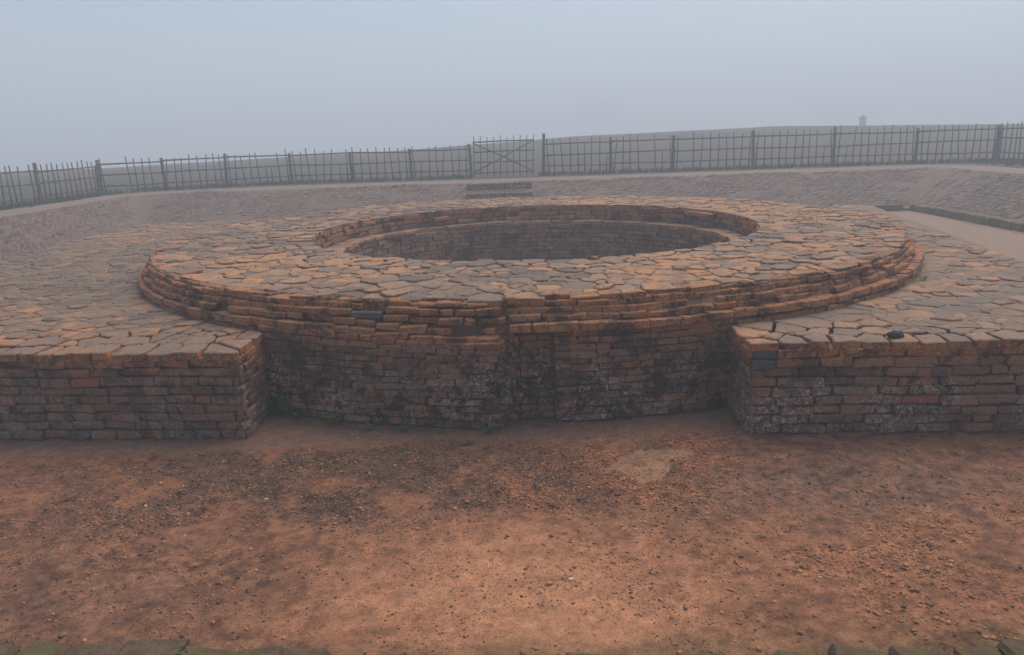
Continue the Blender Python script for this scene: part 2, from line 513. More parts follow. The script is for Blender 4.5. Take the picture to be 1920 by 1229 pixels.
for k in range(1, 9):
    f = k / 8
    rows.append([(a[0] + (b[0] - a[0]) * f, a[1] + (b[1] - a[1]) * f,
                  .06 + (FZ - .03 - .06) * f + .05 * (mnoise.noise((a[0] * .5 + f * 2, a[1] * .5, f * 3))) * (1 if f < 1 else 0)) for a, b in zip(ringA, ringB)])
for r_ in rows: V.extend(r_)
n = len(ringA)
for i in range(len(rows) - 1):
    for k in range(n): F.append((i * n + k, i * n + (k + 1) % n, (i + 1) * n + (k + 1) % n, (i + 1) * n + k))
pv_, pf_ = [], []
ringP = rect_ring(PX0 - .75, PX1 + .75, PY0 - .75, PY1 + .75, 1.3)
for ring_, dz_ in ((ringB, -.03), (ringC, .02), (ringP, .012)):
    pv_ += [(c[0], c[1], (FZ + dz_) if ring_ is ringB else float(field_z(c[0], c[1])) + dz_) for c in ring_]
for i in range(2):
    for k in range(n): pf_.append((i * n + k, i * n + (k + 1) % n, (i + 1) * n + (k + 1) % n, (i + 1) * n + k))
tag(link("bank_path", mesh_from("bank_path", pv_, pf_), M['path']), "trodden earth path along the top of the bank", kind="structure")
embankment = link("embankment", mesh_from("embankment", V, F), M['slope'])
tag(embankment, "sloping brick faced bank round the sunken floor", kind="structure")

def slope_pt(side, s, f):
    """point on the slope: side, distance along the foot (fraction), height fraction"""
    A = {'back': ((BX0, BY1), (BX1, BY1)), 'left': ((BX0, BY0), (BX0, BY1)), 'right': ((BX1, BY0), (BX1, BY1)), 'near': ((BX0, BY0), (BX1, BY0))}[side]
    x0, x1, y0, y1 = PX0 + .5, PX1 - .5, PY0 + .5, PY1 - .5
    B = {'back': ((x0, y1), (x1, y1)), 'left': ((x0, y0), (x0, y1)), 'right': ((x1, y0), (x1, y1)), 'near': ((x0, y0), (x1, y0))}[side]
    a = [A[0][k] + (A[1][k] - A[0][k]) * s for k in (0, 1)]; b = [B[0][k] + (B[1][k] - B[0][k]) * s for k in (0, 1)]
    p = Vector((a[0] + (b[0] - a[0]) * f, a[1] + (b[1] - a[1]) * f, .06 + (FZ - .09) * f))
    p.z += .05 * mnoise.noise((a[0] * .5 + f * 2, a[1] * .5, f * 3))
    return p
mb = MB()
for side, ln, skew in (('back', 23, .5), ('left', 20, .35), ('right', 20, -.6)):
    slen = 3.6 if side == 'back' else 2.3
    if side == 'right': slen = 3.1
    nf = int(slen / .2); ns = int(ln / .085)
    colh = [rng.uniform(-.012, .014) for _ in range(ns + 1)]
    for j in range(nf):
        f0, f1 = j / nf, (j + 1) / nf
        for i in range(-40, ns + 40):
            sh = skew * (f0 - .5) * slen / ln * .5
            s0 = (i + rng.uniform(-.12, .12)) / ns + sh; s1 = s0 + rng.uniform(.7, .9) / ns
            s0, s1 = max(s0, .0005), min(s1, .9995)
            if s1 - s0 < .2 / ns or rng.random() < .05: continue
            pc = slope_pt(side, s0, f0)
            if mnoise.fractal((pc.x * .55, pc.y * .55, 4), 1.0, 2.0, 3) > .42: continue
            sk = skew * slen / nf / ln * .5
            p = [slope_pt(side, s0, f0), slope_pt(side, s1, f0), slope_pt(side, min(s1 + sk, 1), f1 - .006), slope_pt(side, max(s0 + sk, 0), f1 - .006)]
            h = .014 + .6 * colh[i % ns] + rng.uniform(-.006, .006) + .02 * mnoise.noise((pc.x * 1.3, pc.y * 1.3, 2))
            q = [v + Vector((0, 0, h + rng.uniform(-.004, .004))) for v in p]
            lo = [v - Vector((0, 0, .03)) for v in p]
            nrm = (q[1] - q[0]).cross(q[3] - q[0])
            fs = [(4, 5, 6, 7), (0, 1, 5, 4), (1, 2, 6, 5), (2, 3, 7, 6), (3, 0, 4, 7)]
            if nrm.z < 0: fs = [f[::-1] for f in fs]
            mb.add(lo + q, fs, rng.random() * .999)
o = mb.build("brick_facing", M['slope_brick'], embankment, smooth=False); o['kind'] = 'stuff'

# ------------------------------------------------------------------ pit floor
PATCH = [(.70, 5.17), (.80, 5.28), (.94, 5.40), (1.12, 5.43), (1.32, 5.37), (1.30, 5.27), (1.14, 5.20), (1.09, 5.02), (.98, 4.86), (.83, 4.80), (.78, 4.95), (.69, 5.08)]
def poly_sd(x, y, poly):
    """signed distance (negative inside), vectorised"""
    d = np.full(np.shape(x), 1e9); ins = np.zeros(np.shape(x), bool)
    m = len(poly)
    for i in range(m):
        (ax, ay), (bx, by) = poly[i], poly[(i + 1) % m]
        ex, ey = bx - ax, by - ay
        tt = np.clip(((x - ax) * ex + (y - ay) * ey) / (ex * ex + ey * ey), 0, 1)
        d = np.minimum(d, np.hypot(x - ax - ex * tt, y - ay - ey * tt))
        c = ((ay > y) != (by > y)) & (x < (bx - ax) * (y - ay) / (by - ay + 1e-12) + ax)
        ins ^= c
    return np.where(ins, -d, d)

def masks(x, y):
    wob = .5 * (fbm(x, y, 1.3, 4, 9) - .5)
    yy = y + wob
    near_wall = sstep(5.55, 5.72, y + .25 * (fbm(x, y, 2.2, 3, 4) - .5) + .18 * (np.abs(x) < 1.9) * 0)
    band = sstep(4.25, 4.55, yy) * (1 - sstep(5.45, 5.75, yy))
    gravel = band * np.clip(1.05 * blob(x, y, -1.3, 4.95, 1.7, 1.2) + .5 * blob(x, y, .4, 4.9, .7, .6) + .2, 0, 1)
    gravel = gravel * sstep(.33, .52, fbm(x, y, 2.6, 5, 21))
    pd = poly_sd(x + .05 * (fbm(x, y, 9, 3, 31) - .5), y + .05 * (fbm(x, y, 9, 3, 32) - .5), PATCH)
    patch = 1 - sstep(-.005, .012, pd)
    rubble = np.exp(-(np.maximum(pd, 0) / .30) ** 2) * (1 - patch) * sstep(.35, .55, fbm(x, y, 4, 4, 41))
    rubble = np.maximum(rubble, blob(x, y, .30, 4.85, .45, .35) * sstep(.4, .55, fbm(x, y, 4, 4, 43)))
    rubble_r = np.clip(blob(x, y, 1.9, 3.75, 1.0, .55) + .8 * blob(x, y, 2.7, 4.0, .8, .5), 0, 1) * sstep(.42, .56, fbm(x, y, 3.2, 5, 47))
    pale = np.clip(1.15 * blob(x, y, -.1, 3.65, .95, .62) + .5 * blob(x, y, .5, 3.2, .8, .35), 0, 1) * sstep(.15, .5, fbm(x, y, 1.5, 4, 51))
    pits = blob(x, y, 1.9, 4.9, .9, .5) * sstep(.58, .66, fbm(x, y, 7, 4, 61))
    tex_l = np.clip(blob(x, y, -2.3, 4.1, 1.0, .7), 0, 1) * sstep(.45, .6, fbm(x, y, 3, 5, 67))
    return near_wall, gravel, pd, patch, rubble, rubble_r, pale, pits, tex_l

def floor_z(x, y):
    near_wall, gravel, pd, patch, rubble, rubble_r, pale, pits, tex_l = masks(x, y)
    z = .03 * (fbm(x, y, .8, 3, 71) - .5) * sstep(2.9, 3.2, y)
    fine = fbm(x, y, 14, 4, 73) - .5
    z = z + .030 * gravel * fine + .024 * fine * (1 - .5 * pale) + .010 * (fbm(x, y, 4.5, 3, 72) - .5) + .035 * rubble * (fbm(x, y, 11, 4, 75) - .35) + .025 * rubble_r * (fbm(x, y, 10, 4, 77) - .4)
    z = z - .012 * patch - .014 * pits + .016 * tex_l * fine
    z = z - .09 * np.exp(-(((x + .40) / .062) ** 2 + ((y - 5.64) / .055) ** 2) ** 2)
    z = z + .012 * blob(x, y, -.40, 5.64, .12, .10)
    return z

xs = np.unique(np.concatenate([np.linspace(BX0 - .05, -4.6, 26), np.linspace(-4.6, 4.4, 480), np.linspace(4.4, BX1 + .05, 60)]))
ys = np.unique(np.concatenate([np.linspace(BY0 - .05, 2.9, 4), np.linspace(2.9, 6.6, 210), np.linspace(6.6, BY1 + .05, 70)]))
me, V = grid_mesh("pit_floor", xs, ys, floor_z)
x, y = V[:, 0], V[:, 1]
near_wall, gravel, pd, patch, rubble, rubble_r, pale, pits, tex_l = masks(x, y)
def lerp(c, b, f): return c + (np.asarray(b) - c) * f[:, None]
colr = np.tile(np.array([.31, .136, .069]), (len(x), 1))
colr = lerp(colr, (.25, .142, .095), blob(x, y, 2.3, 4.75, 1.6, .55) * .8)
colr = lerp(colr, (.185, .10, .066), np.clip(blob(x, y, -2.7, 3.6, 1.4, .8), 0, 1) * .8)
colr = lerp(colr, (.27, .16, .105), near_wall * .85)
colr = lerp(colr, (.13, .08, .056), gravel * .8)
colr = lerp(colr, (.56, .265, .138), pale * .95)
colr = lerp(colr, (.48, .18, .07), np.clip(rubble * .85, 0, 1))
colr = lerp(colr, (.44, .19, .085), np.clip(rubble_r * .6, 0, 1))
colr = lerp(colr, (.15, .095, .068), pits * .8)
colr = lerp(colr, (.36, .165, .085), tex_l * .5)
colr = lerp(colr, (.42, .225, .13), patch * .95)
far = sstep(7, 9, y) * sstep(4, 6, np.abs(x))
colr = lerp(colr, (.33, .215, .155), far)
colr = lerp(colr, (.19, .125, .06), (1 - sstep(3.0, 3.3, y + .25 * (fbm(x, y, 3, 3, 81) - .5))) * .75)
colr = lerp(colr, (.07, .045, .03), np.exp(-(((x + .40) / .060) ** 2 + ((y - 5.64) / .052) ** 2) ** 2))  # shade inside the small hole, painted dark into the soil colour
mott = .10 * (sstep(.44, .56, fbm(x, y, 6.5, 6, 83)) - .5) + .75 * (fbm(x, y, 17, 3, 85) - .5) + .22 * (fbm(x, y, 1.3, 5, 87) - .5)
mott = mott * (1 - .55 * pale) * (1 - .6 * near_wall) * (1 - .55 * patch) * (1 - far * .6)
colr = colr * (1 + 1.75 * mott)[:, None]
colr = np.clip(colr, .02, .8)
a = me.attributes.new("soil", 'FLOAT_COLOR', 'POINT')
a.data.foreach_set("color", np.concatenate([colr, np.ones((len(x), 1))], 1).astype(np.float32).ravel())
a = me.attributes.new("roughness_mask", 'FLOAT', 'POINT')
a.data.foreach_set("value", np.clip(.25 + gravel + rubble + rubble_r * .7 + tex_l * .6 - pale * .2 - near_wall * .2 - patch * .4 - far * .3, 0, 1).astype(np.float32))
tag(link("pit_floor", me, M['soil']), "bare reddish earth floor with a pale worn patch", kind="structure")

# pebbles and crumbs of brick on the floor
def scatter_pebbles(name, label, n, weight, size, tintf, seed):
    r = np.random.RandomState(seed)
    px, py = r.uniform(-4.4, 4.2, n * 30), r.uniform(3.0, 6.4, n * 30)
    w = weight(px, py); keep = r.rand(len(px)) < w
    px, py = px[keep][:n], py[keep][:n]; n = len(px)
    ico = []
    ph = (1 + 5 ** .5) / 2
    IV = np.array([(-1, ph, 0), (1, ph, 0), (-1, -ph, 0), (1, -ph, 0), (0, -1, ph), (0, 1, ph), (0, -1, -ph), (0, 1, -ph), (ph, 0, -1), (ph, 0, 1), (-ph, 0, -1), (-ph, 0, 1)]) / 1.9
    IF = np.array([(0, 11, 5), (0, 5, 1), (0, 1, 7), (0, 7, 10), (0, 10, 11), (1, 5, 9), (5, 11, 4), (11, 10, 2), (10, 7, 6), (7, 1, 8), (3, 9, 4), (3, 4, 2), (3, 2, 6), (3, 6, 8), (3, 8, 9), (4, 9, 5), (2, 4, 11), (6, 2, 10), (8, 6, 7), (9, 8, 1)])
    sz = size[0] * np.exp(r.exponential(size[1], n)); sz = np.minimum(sz, size[2])
    V = np.tile(IV, (n, 1, 1)) * r.uniform(.65, 1.3, (n, 12, 3))
    sc = np.stack([r.uniform(.8, 1.5, n), r.uniform(.7, 1.1, n), r.uniform(.4, .8, n)], -1) * sz[:, None]
    V = V * sc[:, None, :]
    an = r.uniform(0, 6.28, n); ca, sa = np.cos(an)[:, None], np.sin(an)[:, None]
    X = V[..., 0] * ca - V[..., 1] * sa; Y = V[..., 0] * sa + V[..., 1] * ca
    z = floor_z(px, py)
    W = np.stack([X + px[:, None], Y + py[:, None], V[..., 2] + z[:, None] + sc[:, 2:3] * .25], -1).reshape(-1, 3)
    F = (IF[None] + (np.arange(n) * 12)[:, None, None]).reshape(-1, 3)
    ti = np.repeat(tintf(r, px, py), 20)
    o = link(name, fast_mesh(name, W, F, ti), M['pebble'])
    tag(o, label, "gravel", kind="stuff")
def inslot(x, y): return (y < 5.45 - .055 * x) | ((y < 5.85) & (x > -2.1) & (x < 1.8))
scatter_pebbles("gravel", "dark gravel scattered over the bare earth", 26000,
                lambda x, y: inslot(x, y) * np.clip(masks(x, y)[1] * .9 + masks(x, y)[8] * .25 + masks(x, y)[7] * .3 + .009, 0, 1) * (1 - masks(x, y)[3]), (.0032, .36, .011),
                lambda r, x, y: np.clip(r.beta(1.0, 1.5, len(x)), 0, .94), 3)
scatter_pebbles("brick_crumbs", "orange crumbs of broken brick round the pale patch", 9000,
                lambda x, y: inslot(x, y) * np.clip(masks(x, y)[4] * .9 + masks(x, y)[5] * .55 + masks(x, y)[1] * .08 + .012, 0, 1) * (1 - .93 * masks(x, y)[3]), (.0036, .4, .015),
                lambda r, x, y: np.clip(r.beta(3.2, 1.6, len(x)), 0, .97), 4)
scatter_pebbles("grit", "fine earth coloured grit over the whole floor", 26000, lambda x, y: inslot(x, y) * sstep(.35, .6, fbm(x, y, 2.2, 5, 101)) * .8, (.0022, .38, .009), lambda r, x, y: .30 + .55 * r.rand(len(x)), 12)
scatter_pebbles("pebbles", "loose small pebbles lying about the earth floor", 260,
                lambda x, y: inslot(x, y) * .5, (.0065, .35, .017), lambda r, x, y: np.where(r.rand(len(x)) < .06, .999, .45 + .5 * r.rand(len(x))), 8)

# ------------------------------------------------------------------ round stupa drum
DC = Vector((.25, 11.2, 0)); R_IN, R_LEDGE = 3.12, 2.80
HC = Vector((.36, 11.12, 0))
LC = Vector((.38, 11.24, 0))                               # the inner shaft sits a little off centre
Z_TOP, Z_PLAT = 1.05, .735
def base_R(th):
    return 5.25 - .15 * float(sstep(.45, 1.25, abs((th + math.pi) % (2 * math.pi) - math.pi)))
def wall_R(x):
    """radius of the lower wall by world x on the front side"""
    if x < -.20: return 5.30 + .035 * float(sstep(-.9, -.25, x))
    if x < .03: return 5.335 - .235 * float(sstep(-.20, .03, x))
    if x < .32: return 5.10
    return 5.10 + .115 * float(sstep(.325, .343, x))
def drum_path(dr=0.0, front=True):
    def f(s):                                             # s = arc length at r=5.27 from the front point, + to the right
        th = s / 5.27
        x = DC.x + 5.27 * math.sin(th)
        R = (base_R(th) if abs(th) > 1.2 else wall_R(x) if front else base_R(th) + .03 - .05 * float(sstep(-.3, .1, x))) + dr
        n = Vector((math.sin(th), -math.cos(th), 0)); t = Vector((math.cos(th), math.sin(th), 0))
        return DC + n * R, t, n
    return f
def sag(p):                                               # the brickwork left of the recess has settled
    x = p.x
    if p.y > 9: return 0
    return -.085 * float(sstep(-1.7, -.25, x)) * (1 - float(sstep(-.10, .02, x)))

stupa = empty("brick_stupa", (DC.x, DC.y, 0))
tag(stupa, "round brick stupa drum with paved top and open central well", "stupa ruin")
# earth core, revolved in strips
def revolve(profile_of, n, name, mat, parent, a0=0, a1=2 * math.pi, cen=DC, flip=False, nz=.0):
    V, F = [], []
    closed = abs(a1 - a0 - 2 * math.pi) < 1e-6
    cols = n if closed else n + 1
    for i in range(cols):
        th = a0 + (a1 - a0) * i / n
        prof = profile_of(th)
        for (r, z) in prof:
            d = Vector((math.sin(th), -math.cos(th), 0))
            k = nz * mnoise.noise((th * 22, z * 14, r * 3)) if nz else 0
            V.append(tuple(cen + d * (r + k) + Vector((0, 0, z + k * .4))))
    m = len(profile_of(a0))
    for i in range(n):
        j = (i + 1) % cols
        for k in range(m - 1):
            q = (i * m + k, j * m + k, j * m + k + 1, i * m + k + 1)
            F.append(q[::-1] if flip else q)
    return link(name, mesh_from(name, V, F), mat, parent)
def outer_prof(th):
    th2 = (th + math.pi) % (2 * math.pi) - math.pi
    x = DC.x + 5.27 * math.sin(th2)
    R = wall_R(x) if abs(th2) < .5 else base_R(th2)
    k = base_R(th2) - 5.25
    sg = sag(Vector((x, 6, 0))) if abs(th2) < 1.2 else 0
    R -= .018
    return [(R, -.1), (R, .2), (R, .4), (R, .6), (R, .80 + sg), (R - .03, .82 + sg), (5.165 + k, .85 + sg), (5.135 + k, .90 + sg * .7), (5.10 + k, .95 + sg * .5), (5.06 + k, .99 + sg * .2), (5.03 + k, 1.02), (4.97 + k, 1.03)]
revolve(lambda th: outer_prof(th)[:5], 420, "wall_core", M['darkcore'], stupa, nz=.010)
revolve(lambda th: outer_prof(th)[4:], 420, "rim_core", M['rimearth'], stupa, nz=.022)
# bed under the paving and the well
V, F = [], []
n = 180
for i in range(n):
    th = 2 * math.pi * i / n
    d = Vector((math.sin(th), -math.cos(th), 0))
    V += [tuple(DC + d * (base_R(th) - .24) + Vector((0, 0, 1.034))), tuple(DC + d * 4.2 + Vector((0, 0, 1.041))), tuple(HC + d * (R_IN + .04) + Vector((0, 0, 1.026)))]
for i in range(n):
    j = (i + 1) % n
    for k in (0, 1): F.append((i * 3 + k, j * 3 + k, j * 3 + k + 1, i * 3 + k + 1))
link("paving_bed", mesh_from("paving_bed", V, F), M['joint'], stupa)
revolve(lambda th: [(R_IN + .045, 1.022), (R_IN + .022, .99), (R_IN + .022, .77), (R_LEDGE + .18, .766), (R_LEDGE + .15, .70), (R_LEDGE + .15, .0), (.02, -.02)], 160, "well_core", M['core'], stupa, cen=HC, nz=.012)

# lower wall (only the stretch left open between the two platforms), then the stepped rim
fb = []
full_ = math.pi * 5.27
H1 = .0605
for k in range(13):
    z = .015 + k * H1
    zf = (lambda p, kk=k: sag(p) * max(0, (kk - 5) / 8))
    for s0, s1 in ((-2.55, -.28 + rng.uniform(-.03, .03)), (-.20, .09), (.09, 1.75)):
        lst = course(drum_path(), s0, s1, z, H1, .21, D=.13, jr=.006, jz=.004, rot=.018, miss=.012, zf=zf,
                     gap=.008)
        fb += lst
    # the splayed cheek of the recess: short bricks
    fb += course(drum_path(), -.40, -.20, z, H1, .09, D=.10, jr=.008, rot=.05, zf=zf)
rb = []
rb += course(drum_path(-.02, False), -full_, -2.42, .69, .085, .24, D=.12, jr=.004, jz=.002, rot=.01)
rb += course(drum_path(.024, False), 1.66, full_, .69, .09, .24, D=.12, jr=.004, jz=.002, rot=.01)
full = math.pi * 5.27
rb += course(drum_path(.008, False), -full, -.36, .775, .078, .25, D=.14, jr=.010, jz=.004, rot=.02, zf=sag)
rb += course(drum_path(.042, False), -.28, full, .790, .075, .25, D=.14, jr=.010, jz=.004, rot=.02, zf=lambda p: sag(p) * .2)
for k, (z, dr, h) in enumerate(((.858, -.045, .060), (.912, -.082, .060), (.964, -.120, .058), (1.000, -.155, .050))):
    zf = (lambda p, kk=k: sag(p) * (1 - kk / 4))
    rb += course(drum_path(dr, False), -full, full, z, h, .22, D=.15, gap=.009, jr=.013, jz=.006, rot=.035, miss=.07, zf=zf)
for b in rb:
    if abs(b['c'].x + 1.28) < .12 and abs(b['c'].z - .95) < .035 and b['c'].y < 7 and not any(q.get('mat') == 'slate_brick' for q in rb):
        b['mat'] = 'slate_brick'; b['label'] = "slate grey brick"
place_bricks(fix_frame(fb), stupa, M['wall_brick'], 'wall', "wall_brick", "wall_brickwork", 300, ch=.006, jit=.006)
place_bricks(fix_frame(rb), stupa, M['rim_brick'], 'rim', "rim_brick", "rim_brickwork", 300, ch=.0065, jit=.007)

def in_path(R, HC=HC):
    def f(s):
        th = s / R
        d = Vector((math.sin(th), -math.cos(th), 0))
        return HC + d * R, Vector((math.cos(th), math.sin(th), 0)), -d
    return f
lb = []
for k in range(3):
    lb += course(in_path(R_IN), 0, 2 * math.pi * R_IN, .785 + k * .078, .078, .27, D=.10, jr=.014, rot=.04, miss=.03, gap=.012)
cap = course(in_path(R_LEDGE - .03, LC), 0, 2 * math.pi * R_LEDGE, .715, .075, .36, D=.32, jr=.012, rot=.02, gap=.012)
for b in cap: b['tint'] = .6 + .3 * rng.random() if rng.random() < .7 else b['tint']
lb += cap
for k in range(9):
    lb += course(in_path(R_LEDGE, LC), 0, 2 * math.pi * R_LEDGE, .01 + k * .0785, .0785, .26, D=.10, jr=.006, rot=.02)
place_bricks(fix_frame(lb), stupa, M['lining_brick'], 'lining', "lining_brick", "lining_brickwork", 300, ch=.006, jit=.006)

# ------------------------------------------------------------------ crazy paving by Voronoi cells
def clip(poly, p, n):
    """keep the side where (q-p).n <= 0"""
    out = []
    m = len(poly)
    for i in range(m):
        a, b = poly[i], poly[(i + 1) % m]
        da = (a[0] - p[0]) * n[0] + (a[1] - p[1]) * n[1]; db = (b[0] - p[0]) * n[0] + (b[1] - p[1]) * n[1]
        if da <= 0: out.append(a)
        if (da < 0) != (db < 0) and abs(da - db) > 1e-12:
            t_ = da / (da - db); out.append((a[0] + (b[0] - a[0]) * t_, a[1] + (b[1] - a[1]) * t_))
    return out

def cells(inside, bounds, size, gap, planes, edges=()):
    x0, x1, y0, y1 = bounds
    pts = []
    grid = {}
    for A, B in edges:                                       # a row of small stones along the edges
        L = math.hypot(B[0] - A[0], B[1] - A[1]); k = size * .3
        while k < L:
            p = (A[0] + (B[0] - A[0]) * k / L, A[1] + (B[1] - A[1]) * k / L + 0)
            nx, ny = -(B[1] - A[1]) / L, (B[0] - A[0]) / L; d = size * rng.uniform(.22, .42)
            p = (p[0] + nx * d, p[1] + ny * d); r0 = size * rng.uniform(.6, .85)
            if inside(*p):
                grid.setdefault((int(p[0] / size), int(p[1] / size)), []).append((*p, r0)); pts.append((*p, r0))
            k += size * rng.uniform(.65, 1.05)
    tries = int((x1 - x0) * (y1 - y0) / size ** 2 * 14)
    for _ in range(tries):                                   # dart throwing with a varying radius
        p = (rng.uniform(x0, x1), rng.uniform(y0, y1))
        if not inside(*p): continue
        rad = size * (.42 + .66 * rng.random() ** 1.3)
        gi, gj = int(p[0] / size), int(p[1] / size)
        ok = True
        for a in range(gi - 2, gi + 3):
            for b in range(gj - 2, gj + 3):
                for q in grid.get((a, b), ()):
                    if math.hypot(q[0] - p[0], q[1] - p[1]) < (rad + q[2]) * .5: ok = False; break
                if not ok: break
            if not ok: break
        if ok:
            grid.setdefault((gi, gj), []).append((*p, rad)); pts.append((*p, rad))
    res = []
    for p in pts:
        s = size * 1.7
        poly = [(p[0] - s, p[1] - s), (p[0] + s, p[1] - s), (p[0] + s, p[1] + s), (p[0] - s, p[1] + s)]
        gi, gj = int(p[0] / size), int(p[1] / size)
        for a in range(gi - 3, gi + 4):
            for b in range(gj - 3, gj + 4):
                for q in grid.get((a, b), ()):
                    if q is p or (q[0] == p[0] and q[1] == p[1]): continue
                    dx, dy = q[0] - p[0], q[1] - p[1]; L = math.hypot(dx, dy)
                    if L > 3.4 * size: continue
                    k = L / 2 + (p[2] ** 2 - q[2] ** 2) / (2 * L) * .5 - gap / 2 * rng.uniform(.5, 1.6)
                    poly = clip(poly, (p[0] + dx / L * k, p[1] + dy / L * k), (dx / L, dy / L))
        for pl in planes(p): poly = clip(poly, *pl)
        if len(poly) < 3: continue
        area = abs(sum(poly[i][0] * poly[(i + 1) % len(poly)][1] - poly[(i + 1) % len(poly)][0] * poly[i][1] for i in range(len(poly)))) / 2
        if area < .0025: continue
        res.append(poly)
    return res

def slab(poly, ztop, thick, rnd=.35, jit=.009, bevel=.007, tilt=.02, dz=.008):
    # drop tiny edges, nick the long ones, round the corners
    q = []
    for i, a in enumerate(poly):
        b = poly[(i + 1) % len(poly)]
        L = math.hypot(b[0] - a[0], b[1] - a[1])
        if L < .02: continue
        q.append(a)
        if L > .07:
            nx, ny = (b[1] - a[1]) / L, -(b[0] - a[0]) / L
            for f in ((.5,) if L < .15 else (.3, .68)):
                f += rng.uniform(-.12, .12); k = rng.gauss(-.002, jit)
                q.append((a[0] + (b[0] - a[0]) * f + nx * k, a[1] + (b[1] - a[1]) * f + ny * k))
    if len(q) < 3: return None
    p = []
    m = len(q)
    for i in range(m):
        a, b, c_ = q[i - 1], q[i], q[(i + 1) % m]
        r1 = min(.3, .035 / max(.03, math.hypot(b[0] - a[0], b[1] - a[1]))) * rng.uniform(.5, 1.4)
        r2 = min(.3, .035 / max(.03, math.hypot(b[0] - c_[0], b[1] - c_[1]))) * rng.uniform(.5, 1.4)
        p.append((b[0] + (a[0] - b[0]) * r1, b[1] + (a[1] - b[1]) * r1)); p.append((b[0] + (c_[0] - b[0]) * r2, b[1] + (c_[1] - b[1]) * r2))
    cx = sum(v[0] for v in p) / len(p); cy = sum(v[1] for v in p) / len(p)
    area = sum(p[i][0] * p[(i + 1) % len(p)][1] - p[(i + 1) % len(p)][0] * p[i][1] for i in range(len(p)))
    if area < 0: p.reverse()
    tx, ty = rng.gauss(0, tilt), rng.gauss(0, tilt); z = ztop + rng.gauss(0, dz)
    V, n = [], len(p)
    for ring, (ins, dz_) in enumerate(((bevel * 1.5, 0), (0, -bevel), (0, -thick))):
        for (x, y) in p:
            d = math.hypot(x - cx, y - cy) or 1
            k = 1 - min(.6, ins * rng.uniform(.6, 1.5) / d)
            X, Y = cx + (x - cx) * k, cy + (y - cy) * k
            V.append((X, Y, z + dz_ + (X - cx) * tx + (Y - cy) * ty + (rng.uniform(-.003, .003) if ring == 0 else 0)))
    V.append((cx, cy, z + rng.uniform(-.002, .006)))
    F = []
    for i in range(n):
        j = (i + 1) % n
        F.append((i, j, 3 * n))
        F.append((n + i, n + j, j, i)); F.append((2 * n + i, 2 * n + j, n + j, n + i))
    size = abs(area) / 2
    T = []
    for f in F: T.append(0 if min(f) < n else 1)
    return V, F, (cx, cy, z), size, T

def pave(polys, ztop, thick, parent, mat, side, tintf, limit=300, **kw):
    items = []
    for poly in polys:
        r_ = slab(poly, ztop(poly) if callable(ztop) else ztop, thick, **kw)
        if r_: ti = tintf(r_[2]); items.append(r_[:4] + ((lambda sv: [ti if not k else 2 + sv for k in r_[4]])(.99 * rng.random()),))
    items.sort(key=lambda it: -view_score(Vector(it[2]), Vector((0, 0, 1)), it[3]))
    mb = MB()
    for i, (V, F, c, size, ti) in enumerate(items):
        if i < limit and view_score(Vector(c), Vector((0, 0, 1)), size) > 0:
            me = mesh_from("paving_stone", V, F, ti, smooth=False); me.materials.append(mat); me.materials.append(side)
            link("paving_stone", me, None, parent)
        else: mb.add(V, F); mb.T[-len(F):] = ti
    if mb.V:
        me = mesh_from("paving", mb.V, mb.F, mb.T, smooth=False); me.materials.append(mat); me.materials.append(side)
        o = link("paving", me, None, parent); o['kind'] = 'stuff'

def drum_planes(p):
    dx, dy = p[0] - DC.x, p[1] - DC.y; L = math.hypot(dx, dy); u = (dx / L, dy / L)
    hx, hy = p[0] - HC.x, p[1] - HC.y; K = math.hypot(hx, hy); w = (hx / K, hy / K)
    R = base_R(math.atan2(dx, -dy)) - .175 + rng.uniform(-.06, .04)
    return [((DC.x + u[0] * R, DC.y + u[1] * R), u), ((HC.x + w[0] * (R_IN - .01), HC.y + w[1] * (R_IN - .01)), (-w[0], -w[1]))]
def drum_inside(x, y):
    return math.hypot(x - DC.x, y - DC.y) < base_R(math.atan2(x - DC.x, DC.y - y)) - .27 and math.hypot(x - HC.x, y - HC.y) > R_IN + .06
polys = cells(drum_inside, (-4.9, 5.4, 6.1, 16.4), .222, .014, drum_planes)
def drum_tint(c):
    g = float(fbm(c[0], c[1], .7, 3, 91))
    v = .42 + 1.1 * (g - .5) + rng.gauss(0, .24) + .10 * (c[0] > 1.5) + .12 * (c[1] > 14)
    return min(.98, max(.0, v))
pave(polys, Z_TOP, .055, stupa, M['drum_stone'], M['rim_brick'], drum_tint, tilt=.024, dz=.006)

